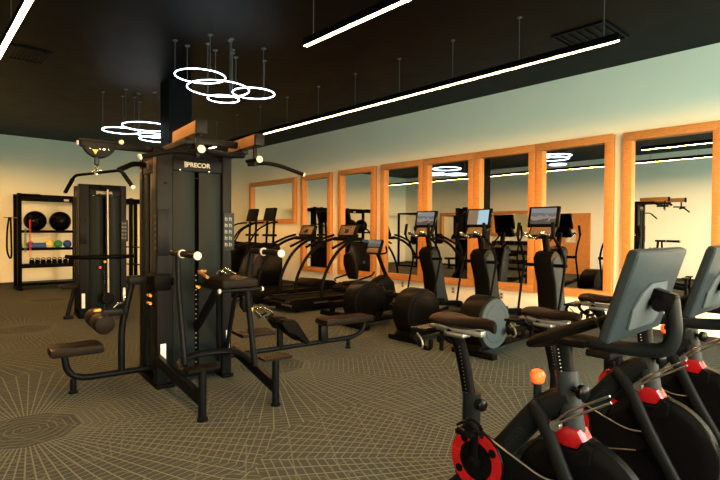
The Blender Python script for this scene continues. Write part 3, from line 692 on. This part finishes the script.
obj('handlebar', MB().tube([(.0, -.30, 1.22), (.06, -.28, 1.10), (.10, 0, 1.06), (.06, .28, 1.10), (.0, .30, 1.22)], .017, .08, 10), 'rubber', RB)

# ------------------------------------------------------------------ ellipticals
def elliptical(loc, lab, scr, disc, first=True):
    t = thing('elliptical_trainer', lab, 'elliptical trainer', loc, 0, 'ellipticals in front of the mirrors')
    R = .335; zc = .385
    P = [(-.09+R*math.cos(a), zc+R*math.sin(a)) for a in [math.radians(d) for d in range(-50, 231, 12)]]
    P = [(.34, .08), (.32, .16)]+P+[(-.40, .10), (-.36, .07)]
    obj('drive_housing', MB().prism(P, 'xz', -.15, .15, .035), 'satin', t)
    for q in (-1, 1):
        d = obj('side_disc', MB().lathe((-.07, q*.14, zc), (-.07, q*.18, zc), [(0, .305), (.012, .305), (.024, .297), (.026, .27)], 40), disc, t)
        obj('disc_inset', MB().lathe((-.07, q*.164, zc), (-.07, q*.172, zc), [(0, .225), (.004, .223), (.006, .21)], 40), disc, d)
        obj('disc_rim', MB().ring((-.07, q*.166, zc), 'y', .228, .006, 40, 6), 'grey' if disc == 'greymid' else 'frame', d)
    obj('badge', MB().box(-.21, -.205, -.05, .05, -.02, .02, .001, Mx=Tm(-.08, -.02, .355+.36) @ Rm(0, -62, 0) @ Tm(.2, 0, 0)), 'steel', t)
    obj('base_frame', MB().box(-.30, 1.80, -.055, .055, .05, .13, .015).box(-.34, -.24, -.30, .30, 0, .07, .015).box(1.7, 1.82, -.32, .32, 0, .07, .015), 'satin', t)
    for q in (-1, 1):
        obj('pedal_arm', MB().tube([(.05, q*.26, zc+.10*q), (.55, q*.27, .36+.06*q), (1.25, q*.27, .26+.10*q)], .028, .1, 10, ry=.04), 'frame2', t)
        obj('pedal', MB().box(.35, .78, q*.27-.09, q*.27+.09, .385+.06*q, .425+.06*q, .015), 'rubber', t)
        obj('ramp_wheel', MB().lathe((1.25, q*.22, .24+.10*q), (1.25, q*.30, .24+.10*q), [(0, .05), (.01, .055), (.07, .055), (.08, .05)], 18), 'gloss', t)
        obj('ramp_rail', MB().box(-.03, .03, -.04, .04, -.30, .30, .006, Mx=Tm(1.32, q*.27, .17) @ Rm(0, 80, 0)), 'steel', t)
        # swinging arm: rises from the pedal linkage past the pivot to the grip
        obj('swing_arm', MB().tube([(1.22, q*.30, .30), (1.32, q*.31, .70), (1.42, q*.31, 1.05), (1.30, q*.30, 1.30), (1.14, q*.27, 1.42), (1.16, q*.25, 1.62)], .018, .10, 10), 'frame2', t)
        obj('grip', MB().tube([(1.14, q*.27, 1.44), (1.16, q*.25, 1.64)], .025, 0, 10), 'rubber', t)
    body = [(1.42, 1.22), (1.52, 1.24), (1.62, 1.18), (1.72, .9), (1.78, .55), (1.88, .25), (1.90, .08), (1.50, .08), (1.52, .35), (1.46, .75), (1.36, 1.0), (1.34, 1.14)]
    b = obj('front_column', MB().prism(body, 'xz', -.14, .14, .035), 'satin', t)
    for q in (-1, 1): obj('column_side', MB().prism([(x*.78+.35, z*.86+.10) for x, z in body], 'xz', q*.141-.01, q*.141+.01, .006), 'grey', b)
    obj('mast', MB().tube([(1.50, 0, 1.18), (1.42, 0, 1.50)], .05, 0, 12), 'satin', t)
    obj('pivot_bar', MB().rod((1.42, -.33, 1.03), (1.42, .33, 1.03), .026), 'frame2', t)
    obj('front_handlebar', MB().tube([(1.30, -.10, 1.43), (1.16, -.20, 1.46), (1.10, -.14, 1.50), (1.16, 0, 1.40), (1.10, .14, 1.50), (1.16, .20, 1.46), (1.30, .10, 1.43)], .017, .04, 10), 'chrome', t)
    Mx = Tm(1.36, 0, 1.53) @ Rm(0, 34, 0)
    co = obj('console', MB().box(-.03, .04, -.19, .19, -.13, .09, .02, Mx=Mx), 'satin', t)
    obj('keypad', MB().box(-.037, -.029, -.16, .16, -.10, .06, .003, Mx=Mx), 'keypad', co)
    Mx = Tm(1.39, 0, 1.72) @ Rm(0, 12, 0)
    s = obj('display', MB().box(-.02, .03, -.235, .235, -.155, .155, .018, Mx=Mx), 'gloss', t)
    obj('screen', MB().box(-.024, -.019, -.19, .19, -.105, .125, .001, Mx=Mx), scr, s)
    return t
elliptical((5.40, 3.57, 0), 'elliptical with pale grey side disc, nearest to the camera', 'scrA', 'greymid')
elliptical((5.37, 4.65, 0), 'middle elliptical with black disc and a screen split brown and pale blue', 'scrB', 'satin')
elliptical((5.48, 5.83, 0), 'farthest elliptical, black disc, standing beside the recumbent bike', 'scrA', 'satin')

# ------------------------------------------------------------------ spin bikes (face -Y: local +x is forward)
def spin_bike():
    t = thing('spin_bike', 'spin bike nearest the camera, leftmost of three, its red crank disc in view', 'exercise bike', (2.1, 1.75, 0), -PI/2, 'spin bikes in the right foreground')
    # local x = distance forward, y = side (rider's left is +y), z up
    obj('main_beam', MB().tube([(.02, 0, .10), (.14, 0, .13), (.44, 0, .46), (.66, 0, .74), (.78, 0, .80)], .042, .10, 14, ry=.055), 'bikeframe', t)
    obj('front_fork', MB().tube([(.62, -.03, .73), (.70, -.075, .68), (.81, -.09, .46), (.98, -.085, .16), (1.06, -.07, .07)], .024, .12, 12, ry=.038), 'bikeframe', t)
    obj('front_fork', MB().tube([(.66, .03, .72), (.72, .075, .66), (.81, .09, .46), (.98, .085, .16), (1.06, .07, .07)], .024, .12, 12, ry=.038), 'bikeframe', t)
    obj('lower_beam', MB().tube([(.20, 0, .30), (.42, 0, .26), (.70, 0, .13), (1.06, 0, .08)], .03, .12, 12, ry=.045), 'bikeframe', t)
    obj('front_foot', MB().box(1.02, 1.12, -.29, .29, .01, .075, .02, 3), 'bikeframe', t)
    obj('rear_foot', MB().box(-.04, .06, -.29, .29, .01, .075, .02, 3), 'bikeframe', t)
    obj('head_tube', MB().tube([(.795, 0, .64), (.755, 0, .91)], .040, 0, 18, ry=.048), 'headgrey', t)
    obj('handlebar_post', MB().tube([(.765, 0, .86), (.745, 0, 1.03)], .030, 0, 14, ry=.04), 'frame', t)
    sc = MB()
    for k in range(9): sc.box(.735+.0025*k-.002, .735+.0025*k+.002, -.036, -.030, 1.0-.015*k, 1.003-.015*k)
    obj('height_scale', sc, 'white', t)
    obj('height_knob', MB().lathe((.70, 0, .83), (.63, 0, .83), [(0, .012), (.03, .012), (.032, .03), (.06, .032), (.066, .02)], 18).box(0, 0, 0, 0, 0, 0) if False else MB().lathe((.80, -.03, .845), (.87, -.05, .845), [(0, .011), (.035, .011), (.037, .030), (.06, .032), (.068, .02)], 18), 'gloss', t)
    # seat assembly
    obj('seat_tube', MB().tube([(.275, 0, .70), (.27, 0, .40), (.28, 0, .26)], .042, 0, 16, ry=.048), 'bikeframe', t)
    obj('seat_post', MB().tube([(.275, 0, .60), (.235, 0, .80), (.19, 0, .955), (.13, 0, .985)], .028, .06, 14, ry=.036), 'frame2', t)
    sc = MB()
    for k in range(14): sc.box(.262-.0035*k-.001, .262-.0035*k+.003, -.031, -.0285, .70+.017*k, .703+.017*k)
    obj('height_scale', sc, 'steel', t)
    obj('height_knob', MB().lathe((.30, -.01, .655), (.37, -.02, .655), [(0, .011), (.03, .011), (.032, .028), (.055, .03), (.062, .018)], 18), 'gloss', t)
    obj('seat_slider', MB().box(.02, .34, -.022, .022, .985, 1.012, .004).box(.12, .24, -.035, .035, .965, .99, .006), 'steel', t)
    # saddle: outline lofted
    sd = bmesh.new(); rings = []
    prof = [(.05, .03, 1.040), (.065, .085, 1.050), (.12, .108, 1.052), (.18, .092, 1.050), (.24, .055, 1.048), (.31, .032, 1.052), (.38, .026, 1.050), (.405, .014, 1.040)]
    for x, w_, z in prof:
        rings.append([sd.verts.new((x, w_*math.cos(a), z+(.026*math.sin(a) if math.sin(a) > 0 else .030*math.sin(a)))) for a in [2*PI*k/16 for k in range(16)]])
    for A, B in zip(rings, rings[1:]):
        for k in range(16): sd.faces.new((A[k], A[(k+1) % 16], B[(k+1) % 16], B[k]))
    sd.faces.new(rings[0][::-1]); sd.faces.new(rings[-1]); bmesh.ops.recalc_face_normals(sd, faces=sd.faces[:])
    bmesh.ops.subdivide_edges(sd, edges=sd.edges[:], cuts=1, use_grid_fill=True, smooth=.6)
    mb = MB(); mb._add(sd); obj('saddle', mb, 'vinyl', t)
    wr = MB()
    for q in (-1, 1): wr.tube([(.08, q*.035, 1.025), (.14, q*.022, 1.005), (.26, q*.02, 1.008), (.36, q*.008, 1.03)], .005, .03, 6)
    obj('saddle_rail', wr, 'steel', t)
    wt = MB(); wt.box(-.03, .06, -.12, .12, .985, 1.0, .003)
    for q in (-1, 1):
        wt.tube([(.0, q*.11, .99), (-.02, q*.11, .95), (.04, q*.11, .90), (.10, q*.11, .90), (.10, q*.11, .95)], .012, .03, 8)
    obj('weight_cradle', wt, 'gloss', t)
    obj('clamp_lever', MB().tube([(.02, -.125, .975), (.055, -.125, .945), (.06, -.125, .905), (.04, -.125, .895)], .005, .02, 8), 'steel', t)
    cl = MB(); cl.lathe((.12, -.05, .95), (.12, -.075, .95), [(0, .018), (.02, .018)], 12).tube([(.12, -.045, .97), (.12, -.05, .89)], .012, 0, 8)
    obj('clamp', cl, 'frame2', t)
    # drive
    obj('crank_shell', MB().lathe((.360, -.05, .41), (.360, .05, .41), [(0, .07), (.01, .08), (.09, .08), (.1, .07)], 24), 'satin', t)
    rg = MB(); rg.lathe((.360, -.072, .41), (.360, -.085, .41), [(0, .145), (.006, .147), (.013, .143)], 44)
    dk = obj('chain_disc', rg, 'gloss', t)
    n_ = 44; rr = MB(); P = []
    for k in range(n_):
        a0, a1 = 2*PI*k/n_, 2*PI*(k+1)/n_
        rr.prism([(.360+q*math.cos(a), .41+q*math.sin(a)) for q, a in ((.092, a0), (.140, a0), (.140, a1), (.092, a1))], 'xz', -.090, -.084)
    bmesh.ops.remove_doubles(rr.bm, verts=rr.bm.verts, dist=1e-5)
    for k in range(4):
        a = 2*PI*k/4+.6
        fn = MB().lathe((.360+.112*math.cos(a), -.089, .41+.112*math.sin(a)), (.360+.112*math.cos(a), -.0925, .41+.112*math.sin(a)), [(0, .021), (.003, .02)], 16)
        obj('disc_recess', fn, 'gloss', dk)
    obj('red_ring', rr, 'red', dk)
    obj('crank_arm', MB().tube([(.360, -.10, .41), (.370, -.105, .575)], .012, 0, 10, ry=.018).lathe((.360, -.085, .41), (.360, -.12, .41), [(0, .028), (.03, .026), (.035, .018)], 16), 'frame2', t)
    obj('crank_arm', MB().tube([(.360, .10, .41), (.350, .105, .245)], .012, 0, 10, ry=.018), 'frame2', t)
    for y, x, z in ((-1, .370, .575), (1, .350, .245)):
        p = MB().box(x-.045, x+.045, y*.115 if y > 0 else -.205, .205 if y > 0 else -.115, z-.012, z+.012, .006)
        p.tube([(x-.05, y*.14, z+.02), (x, y*.14, z+.055), (x+.06, y*.14, z+.03), (x+.075, y*.16, z-.01)], .007, .04, 8); p.tube([(x-.05, y*.18, z+.02), (x, y*.18, z+.055), (x+.06, y*.18, z+.03), (x+.075, y*.16, z-.01)], .007, .04, 8)
        obj('pedal', p, 'gloss', t)
    gd = [(.30, .52), (.34, .56), (.50, .50), (.70, .43), (.84, .47), (.86, .40), (.74, .34), (.45, .27), (.30, .28)]
    bg = obj('belt_guard', MB().prism(gd, 'xz', -.068, -.045, .008), 'gloss', t)
    obj('guard_edge', MB().tube([(.42, -.072, .535), (.52, -.072, .50), (.70, -.072, .44), (.80, -.072, .46)], .0045, .06, 8).tube([(.44, -.072, .27), (.60, -.072, .31), (.74, -.072, .345)], .004, .06, 8), 'steel', bg)
    fw = obj('flywheel', MB().lathe((.82, -.035, .36), (.82, .035, .36), [(0, .20), (.003, .27), (.012, .283), (.058, .283), (.067, .27), (.07, .20)], 56), 'gloss', t)
    obj('hub', MB().lathe((.82, -.06, .36), (.82, .06, .36), [(0, .03), (.01, .045), (.11, .045), (.12, .03)], 24), 'satin', fw)
    br = obj('brake_cover', MB().prism([(.72, .62), (.735, .67), (.78, .69), (.83, .68), (.855, .64), (.83, .60), (.76, .60)], 'xz', -.05, .05, .02), 'red', t)
    obj('brake_bracket', MB().prism([(.70, .60), (.76, .60), (.83, .60), (.855, .64), (.89, .62), (.88, .555), (.80, .52), (.72, .54)], 'xz', -.060, .060, .012), 'gloss', br)
    obj('bottle_holder', MB().tube([(.74, -.065, .70), (.80, -.075, .76), (.97, -.085, .87)], .005, .03, 8).tube([(.74, -.085, .685), (.82, -.095, .745), (.98, -.10, .85)], .005, .03, 8).lathe((.75, -.09, .69), (.75, -.05, .69), [(0, .022), (.03, .022)], 14), 'steel', t)
    k = obj('resistance_stalk', MB().tube([(.625, 0, .70), (.625, 0, .83)], .018, 0, 12), 'bikeframe', t)
    obj('resistance_knob', MB().lathe((.625, 0, .82), (.625, 0, .89), [(0, .012), (.012, .028), (.04, .034), (.06, .026), (.068, .01)], 20), 'redknob', k)
    # handlebar: wide wings with forward horns
    obj('handlebar', MB().tube([(.95, -.17, 1.165), (.85, -.20, 1.12), (.73, -.21, 1.065), (.69, -.16, 1.045), (.72, -.05, 1.04), (.72, .05, 1.04), (.69, .16, 1.045), (.73, .21, 1.065), (.85, .20, 1.12), (.95, .17, 1.165)], .038, .07, 12, ry=.022), 'rubber', t)
    obj('handlebar_plate', MB().prism([(.66, -.10), (.66, .10), (.86, .07), (.86, -.07)], 'xy', 1.03, 1.06, .008), 'frame2', t)
    obj('screen_arm', MB().tube([(.72, 0, 1.055), (1.00, 0, 1.045), (1.14, 0, 1.06), (1.165, 0, 1.13), (1.15, 0, 1.26)], .026, .05, 14, ry=.028), 'bikeframe', t)
    # screen
    Mx = Tm(1.06, 0, 1.275) @ Rm(0, 17, 0)
    s = obj('screen_body', MB().box(-.018, .022, -.27, .27, -.175, .175, .017, 3, Mx=Mx), 'bikegrey', t)
    obj('display', MB().box(-.0205, -.017, -.255, .255, -.155, .155, .001, Mx=Mx), 'gloss', s)
    P = [(-.12, -.13), (.10, -.13), (.13, -.10), (.13, .0), (.10, .05), (-.04, .05), (-.10, .02), (-.14, -.05)]
    obj('rear_cover', MB().prism([(a*1.15, b*1.0) for a, b in P], 'yz', .021, .032, .004, Mx=Mx), 'speckle', s)
    obj('mount', MB().box(.025, .11, -.03, .03, -.04, .03, .01, Mx=Mx).lathe(Mx @ Vector((.07, -.05, -.02)), Mx @ Vector((.07, .05, -.02)), [(0, .025), (.1, .025)], 14), 'gloss', t)
    text('PELOTON', .045, 'panel', Tm(.515, -.0455, .545) @ Rm(90, -51, 0), t, bold=.001)
    obj('bottle_cage', MB().box(.86, .96, -.06, .06, 1.0, 1.03, .01), 'satin', t)
    return t
b1 = spin_bike()
k2 = dup(b1, (2.95, 1.72, 0), -PI/2, 'middle spin bike of the three, its whole black flywheel in view')
k3 = dup(b1, (3.80, 1.74, 0), -PI/2, 'spin bike at the right edge, farthest from the camera, its flywheel half cut off')

for bk, dz in ((k2, -.05), (k3, -.035)):          # these two saddles are set lower
    for o in COL.objects:
        if o.parent == bk and o.name.split('.')[0] in ('saddle', 'saddle_rail', 'seat_slider', 'weight_cradle', 'clamp', 'clamp_lever', 'seat_post'): o.location.z += dz

# ------------------------------------------------------------------ left side of the room (seen in the mirrors)
DR = thing('dumbbell_rack', 'black three-tier dumbbell rack on the opposite wall, seen in reflection', 'rack', (XL+.35, 10.7, 0))
for q in (-.85, .85): obj('side_frame', MB().prism([(-.28, 0), (.28, 0), (-.10, 1.15), (-.28, 1.15)], 'xz', q-.03, q+.03, .006), 'frame2', DR)
for i, (x, z) in enumerate(((.08, .28), (-.04, .64), (-.14, 1.0))): obj('tier', MB().box(x-.16, x+.14, -.82, .82, z, z+.04, .006), 'frame2', DR)
db = None; tiers = ('lowest', 'middle', 'top'); ords = ('nearest', 'second nearest', 'third nearest', 'fourth nearest', 'fourth farthest', 'third farthest', 'second farthest', 'farthest')
for i, (x, z) in enumerate(((.08, .28), (-.04, .64), (-.14, 1.0))):
    for k in range(8):
        loc = (XL+.35+x, 10.7-.70+k*.20, z+.04+.062); lab = '%s dumbbell on the %s tier of the reflected rack' % (ords[k], tiers[i])
        if db is None:
            db = thing('dumbbell', lab, 'dumbbell', loc, 0, 'dumbbells on the reflected rack')
            obj('handle', MB().rod((-.07, 0, 0), (.07, 0, 0), .014, 10), 'steel', db)
            for q in (-1, 1): obj('head', MB().lathe((q*.06, 0, 0), (q*.15, 0, 0), [(0, .045), (.01, .06), (.08, .06), (.09, .045)], 12), 'rubber', db)
        else: dup(db, loc, 0, lab)
PR = thing('power_rack', 'tall black squat rack on the opposite side, seen in reflection', 'rack', (-.35, 14.6, 0))
for x in (-.6, .6):
    for y in (-.55, .55): obj('upright', MB().box(x-.04, x+.04, y-.04, y+.04, 0, 2.3, .006), 'frame2', PR)
    obj('foot_beam', MB().box(x-.04, x+.04, -.65, .65, 0, .07, .006), 'frame2', PR)
    obj('top_rail', MB().box(x-.04, x+.04, -.55, .55, 2.24, 2.31, .006), 'frame2', PR)
for y in (-.55, .55): obj('pull_up_bar', MB().rod((-.6, y, 2.27), (.6, y, 2.27), .025), 'frame2', PR)
bb = thing('barbell', 'loaded barbell resting in the reflected squat rack', 'barbell', (-.35, 14.02, 1.2))
obj('bar', MB().rod((-1.0, 0, 0), (1.0, 0, 0), .014), 'steel', bb)
for q in (-1, 1): obj('weight_plate', MB().lathe((q*.76, 0, 0), (q*.86, 0, 0), [(0, .20), (.01, .225), (.09, .225), (.1, .2)], 30), 'rubber', bb)
obj('bar_hook', MB().box(-.64, -.56, -.62, -.55, 1.14, 1.19, .004).box(.56, .64, -.62, -.55, 1.14, 1.19, .004), 'frame2', PR)
BN = thing('weight_bench', 'black flat bench before the opposite wall, seen in reflection', 'bench', (-.6, 12.6, 0), .3)
obj('pad', seatpad(-.6, .6, -.14, .14, .38, .46), 'vinyl', BN)
for q in (-.45, .45): obj('leg', MB().box(q-.03, q+.03, -.03, .03, .04, .39).box(q-.04, q+.04, -.22, .22, 0, .05, .008), 'frame2', BN)
obj('beam', MB().box(-.45, .45, -.03, .03, .10, .16), 'frame2', BN)

# ------------------------------------------------------------------ daylight and world
w = bpy.data.worlds.new('World'); scene.world = w; w.use_nodes = True
wn, wl = w.node_tree.nodes, w.node_tree.links
bg = wn['Background']; bg.inputs[1].default_value = 95.0
tcw = wn.new('ShaderNodeTexCoord'); spw = wn.new('ShaderNodeSeparateXYZ'); wl.new(tcw.outputs['Generated'], spw.inputs[0])
crw = wn.new('ShaderNodeValToRGB'); e = crw.color_ramp.elements   # ground, low warm sun haze at the horizon, cool sky above
mapw = wn.new('ShaderNodeMapRange'); mapw.inputs[1].default_value = -1; mapw.inputs[2].default_value = 1
wl.new(spw.outputs[2], mapw.inputs[0]); wl.new(mapw.outputs[0], crw.inputs[0]); 
az = wn.new('ShaderNodeMapRange'); az.inputs[1].default_value = -.15; az.inputs[2].default_value = .35; az.inputs[3].default_value = 1; az.inputs[4].default_value = 0
wl.new(spw.outputs[0], az.inputs[0])
cool = wn.new('ShaderNodeValToRGB'); ec = cool.color_ramp.elements; ec[0].color = (.056, .078, .066, 1); ec[1].color = (.115, .17, .175, 1)
for p_, c_ in ((.485, (.10, .135, .11)), (.503, (.86, .66, .40)), (.535, (.75, .58, .36)), (.585, (.20, .27, .25))):
    q_ = ec.new(p_); q_.color = (*c_, 1)
wl.new(mapw.outputs[0], cool.inputs[0])
mxw = wn.new('ShaderNodeMix'); mxw.data_type = 'RGBA'; wl.new(az.outputs[0], mxw.inputs[0]); wl.new(cool.outputs[0], mxw.inputs[6]); wl.new(crw.outputs[0], mxw.inputs[7])
wl.new(mxw.outputs[2], bg.inputs[0])
e[0].position = 0; e[0].color = (.056, .078, .066, 1); e[1].position = 1; e[1].color = (.115, .17, .175, 1)
for p_, c_ in ((.485, (.10, .135, .11)), (.503, (1.25, .66, .20)), (.535, (1.1, .58, .19)), (.585, (.20, .27, .25))):
    q_ = e.new(p_); q_.color = (*c_, 1)
for i, (a, b) in enumerate(wins):
    L = bpy.data.lights.new('window_portal', 'AREA'); L.shape = 'RECTANGLE'; L.size = b-a; L.size_y = ZH-ZS; L.cycles.is_portal = True
    o = bpy.data.objects.new('window_portal', L); COL.objects.link(o); o.location = ((a+b)/2, YF-.02, (ZS+ZH)/2); o.rotation_euler = (math.radians(90), 0, 0)

# ------------------------------------------------------------------ camera
cd = bpy.data.cameras.new('camera'); cam = bpy.data.objects.new('camera', cd); COL.objects.link(cam)
yaw, pitch, roll = math.radians(42.22), .017, .0055
cyw, syw, cpt, spt = math.cos(yaw), math.sin(yaw), math.cos(pitch), math.sin(pitch)
F_ = Vector((syw*cpt, cyw*cpt, -spt)); R_ = Vector((cyw, -syw, 0)); U_ = Vector((syw*spt, cyw*spt, cpt))
R2 = R_*math.cos(roll)+U_*math.sin(roll); U2 = -R_*math.sin(roll)+U_*math.cos(roll)
mw = Matrix((R2, U2, -F_)).transposed().to_4x4(); mw.translation = (0, 0, 1.5)
cam.matrix_world = mw
cd.sensor_width = 36; cd.lens = 503.2/720*36; cd.clip_start = .05; cd.clip_end = 100
scene.camera = cam

vs = scene.view_settings
vs.view_transform = 'Standard'; vs.look = 'None'; vs.gamma = 1; vs.exposure = 0.30; vs.use_curve_mapping = False
cy = scene.cycles
cy.use_denoising = True; cy.max_bounces = 8; cy.diffuse_bounces = 4; cy.glossy_bounces = 5; cy.transparent_max_bounces = 8
cy.caustics_reflective = False; cy.caustics_refractive = False; cy.sample_clamp_indirect = 6
